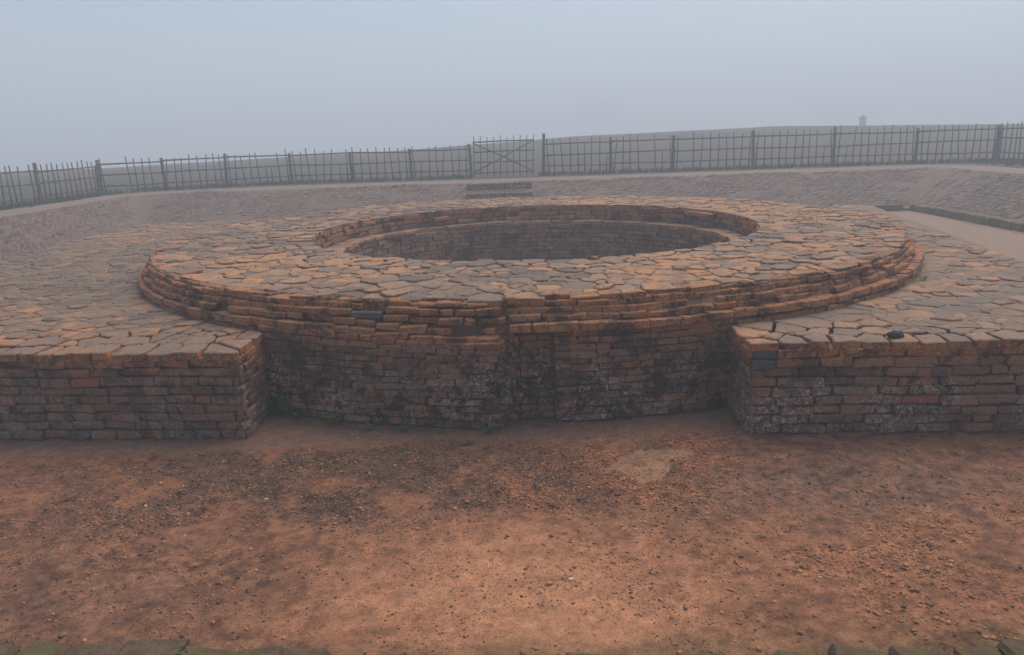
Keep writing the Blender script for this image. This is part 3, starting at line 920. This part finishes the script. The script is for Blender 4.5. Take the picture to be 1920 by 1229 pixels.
# ------------------------------------------------------------------ the two paved platforms
def platform(name, label, outline, side_x, sgn, brick_mat, key, stone_mat, size, tintf, Lb, Hb, zt, special=None):
    """outline: convex, counter-clockwise; side_x: the end that borders the open slot"""
    root = empty(name, ((outline[0][0] + outline[1][0]) / 2, outline[0][1] + .5, 0))
    tag(root, label, "brick platform", "paved brick platforms")
    # core: outline minus the drum circle
    arc = []
    for k in range(64):
        arc.append(k)
    n = len(outline)
    pts = []
    for i in range(n - 1): pts.append(outline[i])
    pts.append(outline[-1])
    front_in = outline[0] if sgn < 0 else outline[1]
    # slot-side meeting point and arc round to the back
    def on_arc(th, R=5.05): return (DC.x + R * math.sin(th), DC.y - R * math.cos(th))
    th0 = math.asin((side_x - DC.x) / 5.05); th1 = sgn * (math.pi - .02)
    arcp = [on_arc(th0 + (th1 - th0) * k / 60) for k in range(61)]
    loop = [front_in] + arcp + list(outline[2:][::-1] if False else [])
    # outer corners from the back to the front
    outer = special['outer']
    loop = [front_in] + arcp + outer
    m = len(loop)
    zb = zt - .008
    from mathutils.geometry import tessellate_polygon
    tri = tessellate_polygon([[Vector((x, y, 0)) for x, y in loop]])
    V = [(x, y, zb) for x, y in loop] + [(x, y, -.08) for x, y in loop]
    # pull the vertical faces in a little so bricks sit proud
    F = []
    for a, b, c_ in tri:
        A, B, C_ = loop[a], loop[b], loop[c_]
        F.append((a, b, c_) if (B[0] - A[0]) * (C_[1] - A[1]) - (B[1] - A[1]) * (C_[0] - A[0]) > 0 else (a, c_, b))
    ar = sum(loop[i][0] * loop[(i + 1) % m][1] - loop[(i + 1) % m][0] * loop[i][1] for i in range(m))
    for i in range(m):
        j = (i + 1) % m
        q = (i, j, m + j, m + i)
        F.append(q[::-1] if ar > 0 else q)
    link("platform_core", mesh_from("platform_core", V, F, smooth=False), M['joint'], root)
    # brick faces
    bl = []
    walls = special['walls']
    nc = int(round((zt - .06) / Hb)); Hc = (zt - .058) / nc
    for (A, B, outw, Lm, jr) in walls:
        path, L = seg_path(A, B, outw)
        off = (lambda s, path=path: (path(s)[0] + path(s)[2] * .022, path(s)[1], path(s)[2]))
        for k in range(nc):
            top = k >= nc - 2
            lst = course(off, 0, L, .0 + k * Hc, Hc, Lm * (1.15 if top else 1), D=.12, gap=.005 if top else .008, jr=jr * (1.4 if top else 1), rot=.012, jz=.003)
            bl += lst
    fix_frame(bl)
    for (x_, z_, mt, lab) in special.get('odd', ()):
        cand = min(bl, key=lambda b: abs(b['c'].x - x_) + 4 * abs(b['c'].z - z_) + (5 if abs(b['n'].y) < .8 or b['n'].y > 0 else 0))
        cand['mat'] = mt; cand['label'] = lab
    place_bricks(bl, root, M[brick_mat], key, "brick", "brickwork", 300, ch=.008, jit=.008)
    hp = special['planes']
    def inside(x, y):
        if math.hypot(x - DC.x, y - DC.y) < base_R(math.atan2(x - DC.x, DC.y - y)) + .11: return False
        if sgn < 0 and x > DC.x - .02 or sgn > 0 and x < DC.x + .02: return False
        return all((x - p[0]) * n_[0] + (y - p[1]) * n_[1] < -.05 for p, n_ in hp(None)) and (y > 7.2 or sgn * (x - side_x) > .05)
    def planes(p):
        dx, dy = p[0] - DC.x, p[1] - DC.y; L = math.hypot(dx, dy); u = (dx / L, dy / L)
        R = base_R(math.atan2(dx, -dy)) + .02
        out = [((DC.x + u[0] * R, DC.y + u[1] * R), (-u[0], -u[1]))]
        out += [((q[0] + n_[0] * rng.uniform(.022, .045), q[1] + n_[1] * rng.uniform(.022, .045)), n_) for q, n_ in hp(None)]
        if p[1] < 7.3: out.append(((side_x - sgn * rng.uniform(.022, .042), 0), (-sgn, 0)))
        return out
    xs_ = [p[0] for p in outer] + [side_x]; ys_ = [p[1] for p in outer] + [front_in[1]]
    polys = cells(inside, (min(xs_), max(xs_), min(ys_), max(ys_)), size, .015, planes, special['edges'])
    pave(polys, lambda pl: zt, .062, root, M[stone_mat], M[brick_mat], tintf, tilt=.022, dz=.005)
    return root

def half(A, B, cen):
    A2, B2 = A, B; dx, dy = B[0] - A[0], B[1] - A[1]; L = math.hypot(dx, dy); n_ = (dy / L, -dx / L)
    if (cen[0] - A[0]) * n_[0] + (cen[1] - A[1]) * n_[1] > 0: n_ = (-n_[0], -n_[1])
    return (A, n_)

WF0, WF1 = (-7.3, 6.34), (-2.2, 5.885)
W_out = [(.25, 16.42), (-5.9, 16.42), (-7.6, 16.15), (-7.75, 14.0), WF0]
wcen = (-6, 10)
def w_tint(c):
    g = float(fbm(c[0], c[1], .6, 3, 95))
    return min(.98, max(0, .45 + .8 * (g - .5) + rng.gauss(0, .22) + (.15 if c[1] < 6.9 else 0) + (.12 if c[1] > 13 else 0) - (.12 if c[0] < -4 and 8 < c[1] < 13 else 0)))
platform("paved_platform", "grey brown brick platform with small stones, left of the open recess", [WF0, WF1], -2.2, -1, 'west_brick', 'west', 'west_stone', .19, w_tint, .23, .076, .745,
         dict(outer=W_out, edges=[(WF0, WF1), ((-2.2, 5.95), (-2.2, 6.7))], walls=[(WF0, WF1, (0, -1), .235, .010), (WF1, (-2.2, 6.75), (1, 0), .25, .004), (WF0, (-7.75, 14.0), (-1, 0), .25, .006), ((-7.75, 14.0), (-7.6, 16.15), (-1, 0), .25, .006), ((-7.6, 16.15), (-5.9, 16.42), (0, 1), .25, .006)],
              odd=[(-3.55, .50, 'red_brick', "reddish brick"), (-2.5, .33, 'red_brick', "reddish brick near the corner")],
              planes=lambda p: [half(WF0, WF1, wcen), half(WF0, (-7.75, 14.0), wcen), half((-7.75, 14), (-7.6, 16.15), wcen), half((-5.9, 16.42), (-7.6, 16.15), wcen), half((0, 16.42), (-5.9, 16.42), wcen)]))
EF0, EF1 = (1.84, 5.655), (5.35, 5.40)
E_out = [(.25, 15.95), (7.2, 15.3), (6.8, 13.35), (6.14, 9.95), (5.83, 8.6), EF1]
ecen = (5, 9)
def e_tint(c):
    g = float(fbm(c[0], c[1], .6, 3, 97))
    return min(.98, max(0, .5 + .8 * (g - .5) + rng.gauss(0, .22)))
platform("paved_platform", "orange brick platform with large flagstones, right of the open recess", [EF0, EF1], 1.84, 1, 'east_brick', 'east', 'east_stone', .235, e_tint, .26, .078, .745,
         dict(outer=E_out, edges=[(EF0, EF1), ((1.84, 6.4), (1.84, 5.75))], walls=[(EF0, EF1, (0, -1), .26, .011), (EF0, (1.84, 6.45), (-1, 0), .26, .005), (EF1, (5.83, 8.6), (1, 0), .26, .007), ((5.83, 8.6), (6.14, 9.95), (1, 0), .26, .007), ((6.14, 9.95), (6.8, 13.35), (1, 0), .26, .007), ((6.8, 13.35), (7.2, 15.3), (1, 0), .26, .007)],
              odd=[(3.08, .27, 'red_brick', "clean red brick"), (2.02, .64, 'charcoal_brick', "charcoal grey brick at the corner"), (1.98, .55, 'charcoal_brick', "charcoal grey brick below the corner")],
              planes=lambda p: [half(EF0, EF1, ecen), half(EF1, (5.83, 8.6), ecen), half((5.83, 8.6), (6.14, 9.95), ecen), half((6.14, 9.95), (6.8, 13.35), ecen), half((6.8, 13.35), (7.2, 15.3), ecen), half((7.2, 15.3), (.25, 15.95), ecen)]))

# a loose black stone on the edge
mb = MB(); ph_ = (1 + 5 ** .5) / 2
IV_ = [(-1, ph_, 0), (1, ph_, 0), (-1, -ph_, 0), (1, -ph_, 0), (0, -1, ph_), (0, 1, ph_), (0, -1, -ph_), (0, 1, -ph_), (ph_, 0, -1), (ph_, 0, 1), (-ph_, 0, -1), (-ph_, 0, 1)]
IF_ = [(0, 11, 5), (0, 5, 1), (0, 1, 7), (0, 7, 10), (0, 10, 11), (1, 5, 9), (5, 11, 4), (11, 10, 2), (10, 7, 6), (7, 1, 8), (3, 9, 4), (3, 4, 2), (3, 2, 6), (3, 6, 8), (3, 8, 9), (4, 9, 5), (2, 4, 11), (6, 2, 10), (8, 6, 7), (9, 8, 1)]
mb.add([(2.93 + v[0] * .038 * rng.uniform(.8, 1.2), 5.66 + v[1] * .028 * rng.uniform(.8, 1.2), .757 + v[2] * .016 * rng.uniform(.7, 1.3)) for v in IV_], IF_)
tag(mb.build("loose_stone", M['black_stone'], smooth=False), "small black stone on the front edge of the orange brick platform", "stone")

# ------------------------------------------------------------------ kerbs
def kerb(name, label, runs, mat, L, parent_loc, jit=.010):
    root = empty(name, parent_loc); tag(root, label, "kerb", "kerb walls of the sunken floor")
    bl = []
    for (A, B, outw, z, h, D, jr, jz) in runs:
        path, ln = seg_path(A, B, outw)
        bl += course(path, 0, ln, z, h, L, D=D, gap=.012, jr=jr, jz=jz, rot=.025)
    place_bricks(fix_frame(bl), root, mat, name + str(jit), "kerb_stone", "kerb_stones", 300, ch=.018, jit=jit)
kerb("kerb_wall", "low dark kerb wall along the foot of the far brick slopes",
     [((BX1 - .02, 3.2), (BX1 - .02, BY1), (-1, 0), -.03, .22, .2, .006, .006), ((BX0, BY1 - .02), (BX1 - .2, BY1 - .02), (0, -1), -.03, .22, .2, .006, .006), ((BX0 + .02, 3.2), (BX0 + .02, BY1 - .2), (1, 0), -.03, .22, .2, .006, .006)],
     M['kerb'], .38, (BX1, 12, 0))
kerb("kerb_wall", "row of mossy kerb stones along the near edge of the earth floor",
     [((-4.0, 3.27), (-2.3, 3.13), (0, 1), 0, .16, .30, .016, .014), ((-2.3, 3.13), (-.85, 2.98), (0, 1), 0, .15, .28, .018, .014), ((-.85, 2.96), (.1, 2.915), (0, 1), -.08, .11, .22, .012, .006), ((.1, 2.965), (4.0, 2.915), (0, 1), -.045, .14, .20, .012, .010)],
     M['mossy_kerb'], .23, (0, 2.9, 0), .019)

# ------------------------------------------------------------------ steps below the gate
steps = empty("brick_steps", (-.25, 23.5, 0)); tag(steps, "short flight of wide brick steps below the wooden gate", "steps")
SX0, SX1 = -1.24, .74
for (z0, z1, yf, yb) in ((-.05, .25, 21.2, 22.05), (-.05, .43, 22.0, 22.95), (-.05, .645, 22.9, 23.9), (-.05, .875, 23.85, 24.9)):
    mb = MB(); mb.box(SX0, SX1, yf + .03, yb + .05, z0, z1 - .06)
    st = mb.build("step", M['core'], steps, smooth=False)
    nb = 14; w = (SX1 - SX0) / nb
    for k in range(nb):
        V = brick_verts(w - .018, .30, .075, .01, .006, rng)
        m2 = MB(); m2.add([Vector((SX0 + (k + .5) * w, yf + .17 + rng.uniform(-.01, .01), z1 - .035 + rng.uniform(-.006, .006))) + v for v in V], BF, rng.random())
        m2.build("brick", M['slope_brick'], st)
    mb = MB()
    for k in range(7):
        for j in range(int((z1 - max(z0, 0)) / .08)):
            if z1 - .075 - .08 * (j + 1) < -.05 or j > 2: continue
            x0 = SX0 + (k + .5 * (j % 2)) * (SX1 - SX0) / 7; x1 = min(x0 + (SX1 - SX0) / 7 - .015, SX1)
            V = brick_verts(x1 - x0, .1, .072, .01, .005, rng)
            mb.add([Vector(((x0 + x1) / 2, yf + .06, z1 - .115 - .08 * j)) + v for v in V], BF, rng.random())
    o = mb.build("riser_bricks", M['lining_brick'], st); o['kind'] = 'stuff'

# ------------------------------------------------------------------ wooden fences and gate
def rod(name, a, b, r0, r1, parent, n=6, bend=.0):
    a, b = Vector(a), Vector(b)
    mid = (a + b) / 2 + Vector((rng.gauss(0, bend), rng.gauss(0, bend * .5), rng.gauss(0, bend)))
    mb = MB(); mb.tube([a, mid, b], [r0, (r0 + r1) / 2, r1], n, rng.random() * .9)
    return mb.build(name, M['wood'], parent)
def gz(x, y): return float(field_z(x, y))

def fence(label, posts, rails, top, spacing, group="picket fences on the bank", post_top=None, skip=None):
    """posts: list of (x, y, height)"""
    A, B = Vector((*posts[0][:2], 0)), Vector((*posts[-1][:2], 0))
    c = (A + B) / 2
    root = empty("picket_fence", (c.x, c.y, gz(c.x, c.y))); tag(root, label, "fence", group)
    for (x, y, h) in posts:
        z = gz(x, y); lx = rng.gauss(0, .02)
        rod("post", (x - lx, y, z - .2), (x + lx, y, z + h), .062, .052, root, 8, .006)
    for i in range(len(posts) - 1):
        a, b = posts[i], posts[i + 1]
        d = Vector((b[0] - a[0], b[1] - a[1], 0)); L = d.length; d.normalize(); nn = Vector((d.y, -d.x, 0))
        if nn.y > 0: nn = -nn
        off = nn * .055
        za, zb = gz(*a[:2]), gz(*b[:2])
        for h in rails:
            e1, e2 = rng.gauss(0, .015), rng.gauss(0, .015)
            rod("rail", (a[0] + off.x - d.x * .05, a[1] + off.y - d.y * .05, za + h + e1), (b[0] + off.x + d.x * .05, b[1] + off.y + d.y * .05, zb + h + e2), .027, .023, root, 6, .012)
        k = max(1, int(round(L / spacing)))
        for j in range(k):
            f = (j + .5 + rng.uniform(-.12, .12)) / k
            px, py = a[0] + d.x * L * f + off.x * 1.7, a[1] + d.y * L * f + off.y * 1.7
            if skip and skip(px, py): continue
            if rng.random() < .04: continue
            z = gz(px, py); ln = rng.gauss(0, .024)
            tp = top + rng.gauss(0, .035)
            if rng.random() < .05: tp = rails[1] + .04 if rng.random() < .5 else rails[0] + .03
            rod("picket", (px - ln * d.x, py - ln * d.y, z - .03), (px + ln * d.x, py + ln * d.y, z + tp), .027, .018, root, 5, .010)
    return root
FY = 27.3
fence("grey picket fence between the corner post and the gate hinge post",
      [(-13.35, 25.75, 1.12), (-11.6, FY - .75, 1.10), (-9.65, FY - .3, 1.13), (-7.5, FY, 1.05), (-5.4, FY, 1.0), (-3.33, FY, 1.06), (-1.26, FY, 1.16)], (.98, .62, .27), 1.12, .255,
      skip=lambda x, y: -13.0 < x < -12.6)
fence("long grey picket fence from the tall gate post to the far corner post",
      [(1.29, FY, 1.42), (3.62, FY, 1.22), (5.8, FY, 1.22), (8.58, FY, 1.31), (11.39, FY, 1.33), (14.25, FY, 1.2), (17.05, FY, 1.24)], (1.08, .70, .33), 1.26, .265)
fence("picket fence running along the bank beside the left slope", [(-13.35, 13.2, 1.1), (-13.35, 16.4, 1.1), (-13.35, 19.3, 1.1), (-13.35, 22.3, 1.15), (-13.35, 25.6, .95)], (.92, .58, .22), 1.12, .27)
fence("close set picket fence running along the bank beside the right slope", [(17.1, 27.2, 1.2), (17.1, 24.2, 1.2), (17.1, 21.0, 1.2), (17.1, 18, 1.2)], (1.12, .80, .34), 1.3, .27)
gate = empty("wooden_gate", (-.12, FY, gz(0, FY))); tag(gate, "wooden picket gate with crossed braces above the brick steps", "gate")
z = gz(0, FY); gx0, gx1, gy = -1.14, .98, FY - .05
for h in (1.20, .86, .52, .15): rod("rail", (gx0, gy, z + h), (gx1, gy, z + h + .02), .025, .022, gate, 6, .01)
for k in range(10):
    x_ = gx0 + .02 + (gx1 - gx0 - .06) * k / 9
    rod("picket", (x_ - .03 * k / 9, gy - .045, z + .03), (x_ + .02, gy - .045, z + 1.38 + rng.gauss(0, .02)), .02, .015, gate, 5, .008)
rod("brace", (gx0, gy - .085, z + 1.17), (gx1 - .08, gy - .085, z + .2), .024, .022, gate, 6, .01)
rod("brace", (gx0 + .04, gy - .13, z + .2), (gx1 - .05, gy - .13, z + 1.2), .024, .022, gate, 6, .01)

# ------------------------------------------------------------------ grass and weeds
def blades(spots, hmin, hmax, w, spread, per, seed):
    r = np.random.RandomState(seed); V, F, T = [], [], []
    for (x, y, z) in spots:
        for _ in range(per):
            an = r.uniform(0, 6.28); h = r.uniform(hmin, hmax); lean = r.uniform(.1, .8) * h
            bx, by = x + r.normal(0, spread), y + r.normal(0, spread); dx, dy = math.cos(an), math.sin(an)
            k = len(V); ww = w * r.uniform(.6, 1.3)
            V += [(bx - dy * ww, by + dx * ww, z - .005), (bx + dy * ww, by - dx * ww, z - .005), (bx + dx * lean * .4 + dy * ww * .7, by + dy * lean * .4 - dx * ww * .7, z + h * .6), (bx + dx * lean * .4 - dy * ww * .7, by + dy * lean * .4 + dx * ww * .7, z + h * .6), (bx + dx * lean, by + dy * lean, z + h)]
            F += [(k, k + 1, k + 2, k + 3), (k + 3, k + 2, k + 4)]; T += [r.rand() * .9] * 2
    return V, F, T
spots = []
for _ in range(2600):
    if rng.random() < .6: x_, y_ = rng.uniform(-13, 18), FY + rng.gauss(.1, .3)
    elif rng.random() < .5: x_, y_ = -13.4 + rng.gauss(0, .3), rng.uniform(14, 27)
    else: x_, y_ = 16.9 + rng.gauss(-.2, .5), rng.uniform(17, 27.3)
    if -1.2 < x_ < 1.2: continue
    spots.append((x_, y_, gz(x_, y_)))
V, F, T = blades(spots, .04, .16, .012, .05, 5, 1)
tag(link("grass", mesh_from("grass", V, F, T), M['grass']), "thin green grass along the foot of the fences", "grass", kind="stuff")
spots = [(rng.uniform(-4, 4), 0, 0) for _ in range(420)] + [(rng.uniform(-3, -.8), 0, 0) for _ in range(120)]
spots = [(x_, (2.85 if x_ > -.85 else 2.97 - .105 * (x_ + .85)) + rng.gauss(0, .05) - .06, .105 if x_ < -.85 else .07) for x_, _, _ in spots]
V, F, T = blades(spots, .010, .028, .0022, .02, 7, 2)
tag(link("dry_grass", mesh_from("dry_grass", V, F, T), M['drygrass']), "short dry grass along the near kerb stones", "grass", kind="stuff")

def weed(x, y, z, size, n, label, spread=1.0, mat='weed'):
    size *= 1.35; n = int(n * 1.3)
    root = empty("weed", (x, y, z)); tag(root, label, "weed", "green weeds on the brickwork")
    r = np.random.RandomState(int(abs(x * 731 + y * 97 + z * 13)) + 3)
    V, F, T = [], [], []
    stems = MB()
    for _ in range(n):
        an = r.uniform(0, 6.28); rad = abs(r.normal(0, .5)) * size * spread; h = size * r.uniform(.25, 1.0)
        p = Vector((x + math.cos(an) * rad, y + math.sin(an) * rad * .55, z + h * .75))
        if r.rand() < .4: stems.tube([(x + math.cos(an) * rad * .5, y + math.sin(an) * rad * .3, z - .01), tuple(p)], [.0018, .001], 3)
        l = size * r.uniform(.22, .42); a2 = r.uniform(0, 6.28); d = Vector((math.cos(a2), math.sin(a2), r.uniform(-.2, .7))).normalized()
        s_ = d.cross(Vector((0, 0, 1))).normalized() * l * .3; up = Vector((0, 0, l * .08))
        k = len(V); V += [p, p + d * l * .45 + s_ + up, p + d * l, p + d * l * .45 - s_ + up]; F.append((k, k + 1, k + 2, k + 3)); T.append(r.rand())
    link("leaves", mesh_from("leaves", V, F, T), M[mat], root)
    if stems.V: stems.build("stem", M[mat], root)
for a in [(-1.86, 6.33, 0, .08, 70, "dark green weeds at the wall foot near the left platform", 1.6),
          (-1.55, 6.14, 0, .06, 46, "flat green weeds along the wall foot, second clump from the left platform", 2.2),
          (-1.22, 5.99, 0, .05, 46, "low green weeds under the mossy part of the curved wall", 1.6),
          (-.93, 5.92, 0, .05, 40, "bright green weed clump at the wall foot, midway along the mossy wall", 1.2),
          (-.62, 5.85, 0, .04, 30, "tiny green weeds at the wall foot left of the round hole", 1.2),
          (-.20, 5.81, 0, .055, 70, "wide grassy weed clump at the wall foot just left of the vertical recess", 1.8),
          (.22, 5.93, 0, .04, 44, "small green weeds at the foot of the vertical recess", 2.0),
          (-2.08, 6.42, 0, .17, 60, "tallest green weed in the corner beside the left platform", .6),
          (.05, 6.02, .36, .045, 26, "tiny green weed growing high in the vertical recess", .8),
          (-1.46, 6.19, .60, .04, 18, "single green sprig on the curved wall above the mossy bricks", .6),
          (-2.72, 6.86, Z_PLAT, .045, 30, "green weeds at the joint of drum and left platform, nearest the recess", 1.4),
          (-3.30, 7.28, Z_PLAT, .045, 36, "green weeds at the joint of drum and left platform, farther along", 1.6),
          (2.62, 6.42 - .02, Z_PLAT, .03, 16, "tiny weed where the drum meets the orange brick platform", 1.0),
          (4.28, 7.78, Z_PLAT, .05, 34, "green tuft where the drum curves away along the orange brick platform", 1.0),
          (-1.52, 2.98, .10, .05, 60, "bright green grass tuft on the near kerb stones", .8)]:
    weed(*a)

# ------------------------------------------------------------------ on and beyond the crest
px_, py_ = 41.5, 92.0
z = gz(px_, py_) - .3
root = empty("red_pillar", (px_, py_, z)); tag(root, "faded red pillar with a pale cap standing on the foggy crest", "pillar")
zt_ = 3.15
mb = MB(); mb.box(px_ - .27, px_ + .27, py_ - .27, py_ + .27, z, zt_ - .42); mb.build("shaft", M['redpaint'], root, smooth=False)
mb = MB(); mb.box(px_ - .31, px_ + .31, py_ - .31, py_ + .31, zt_ - .42, zt_ - .30); mb.build("ledge", M['redpaint'], root, smooth=False)
mb = MB(); mb.tube([(px_, py_, zt_ - .30), (px_, py_, zt_ - .12), (px_, py_, zt_)], [.27, .22, .1], 10); mb.build("cap", M['pale'], root)

def tree(x, y, h, w, label, seed):
    r = np.random.RandomState(seed); z = gz(x, y) - .2
    root = empty("tree", (x, y, z)); tag(root, label, "tree", "trees lost in the fog")
    tb = MB(); tb.tube([(x, y, z), (x + .2, y, z + h * .3), (x - .1, y, z + h * .6)], [.5, .38, .2], 8)
    lobes = []
    for k in range(9):
        an = r.uniform(0, 6.28); rr = w * .5 * r.uniform(.1, .75); lz = z + h * r.uniform(.42, .88)
        c_ = Vector((x + math.cos(an) * rr, y + math.sin(an) * rr, lz)); lobes.append((c_, w * r.uniform(.14, .26)))
        tb.tube([(x, y, z + h * .32), tuple((c_ + Vector((x, y, z + h * .4))) / 2), tuple(c_)], [.2, .12, .05], 5)
    tb.build("trunk", M['bark'], root)
    V, F, T = [], [], []
    for c_, R in lobes:
        for _ in range(420):
            d = Vector(r.normal(0, 1, 3)).normalized() * R * r.uniform(.5, 1.1); d.z *= .75
            p = c_ + d; a = Vector(r.normal(0, 1, 3)).normalized(); b = a.orthogonal().normalized(); l = r.uniform(.25, .55)
            k = len(V); V += [p - a * l, p + b * l * .5, p + a * l, p - b * l * .5]; F.append((k, k + 1, k + 2, k + 3)); T.append(r.rand())
    link("crown", mesh_from("crown", V, F, T), M['leaf'], root)
tree(42, 352, 33, 30, "tall tree barely showing in the fog above the middle fence", 1)
tree(150, 352, 22, 34, "broad low tree almost lost in the fog beyond the red pillar", 3)

# ------------------------------------------------------------------ haze
hz = NT("fog_air")
hz.n.remove(hz.b)
pv = hz.n.new("ShaderNodeVolumePrincipled")
pv.inputs["Color"].default_value = (.82, .90, .975, 1)
pv.inputs["Density"].default_value = HAZE_DENSITY
pv.inputs["Anisotropy"].default_value = 0.1
hz.l.new(pv.outputs[0], hz.out.inputs["Volume"])
mb = MB(); mb.box(-392, 392, -146, 392, -9.2, 27)
tag(mb.build("haze", hz.m, smooth=False), "pale morning fog", kind="stuff")
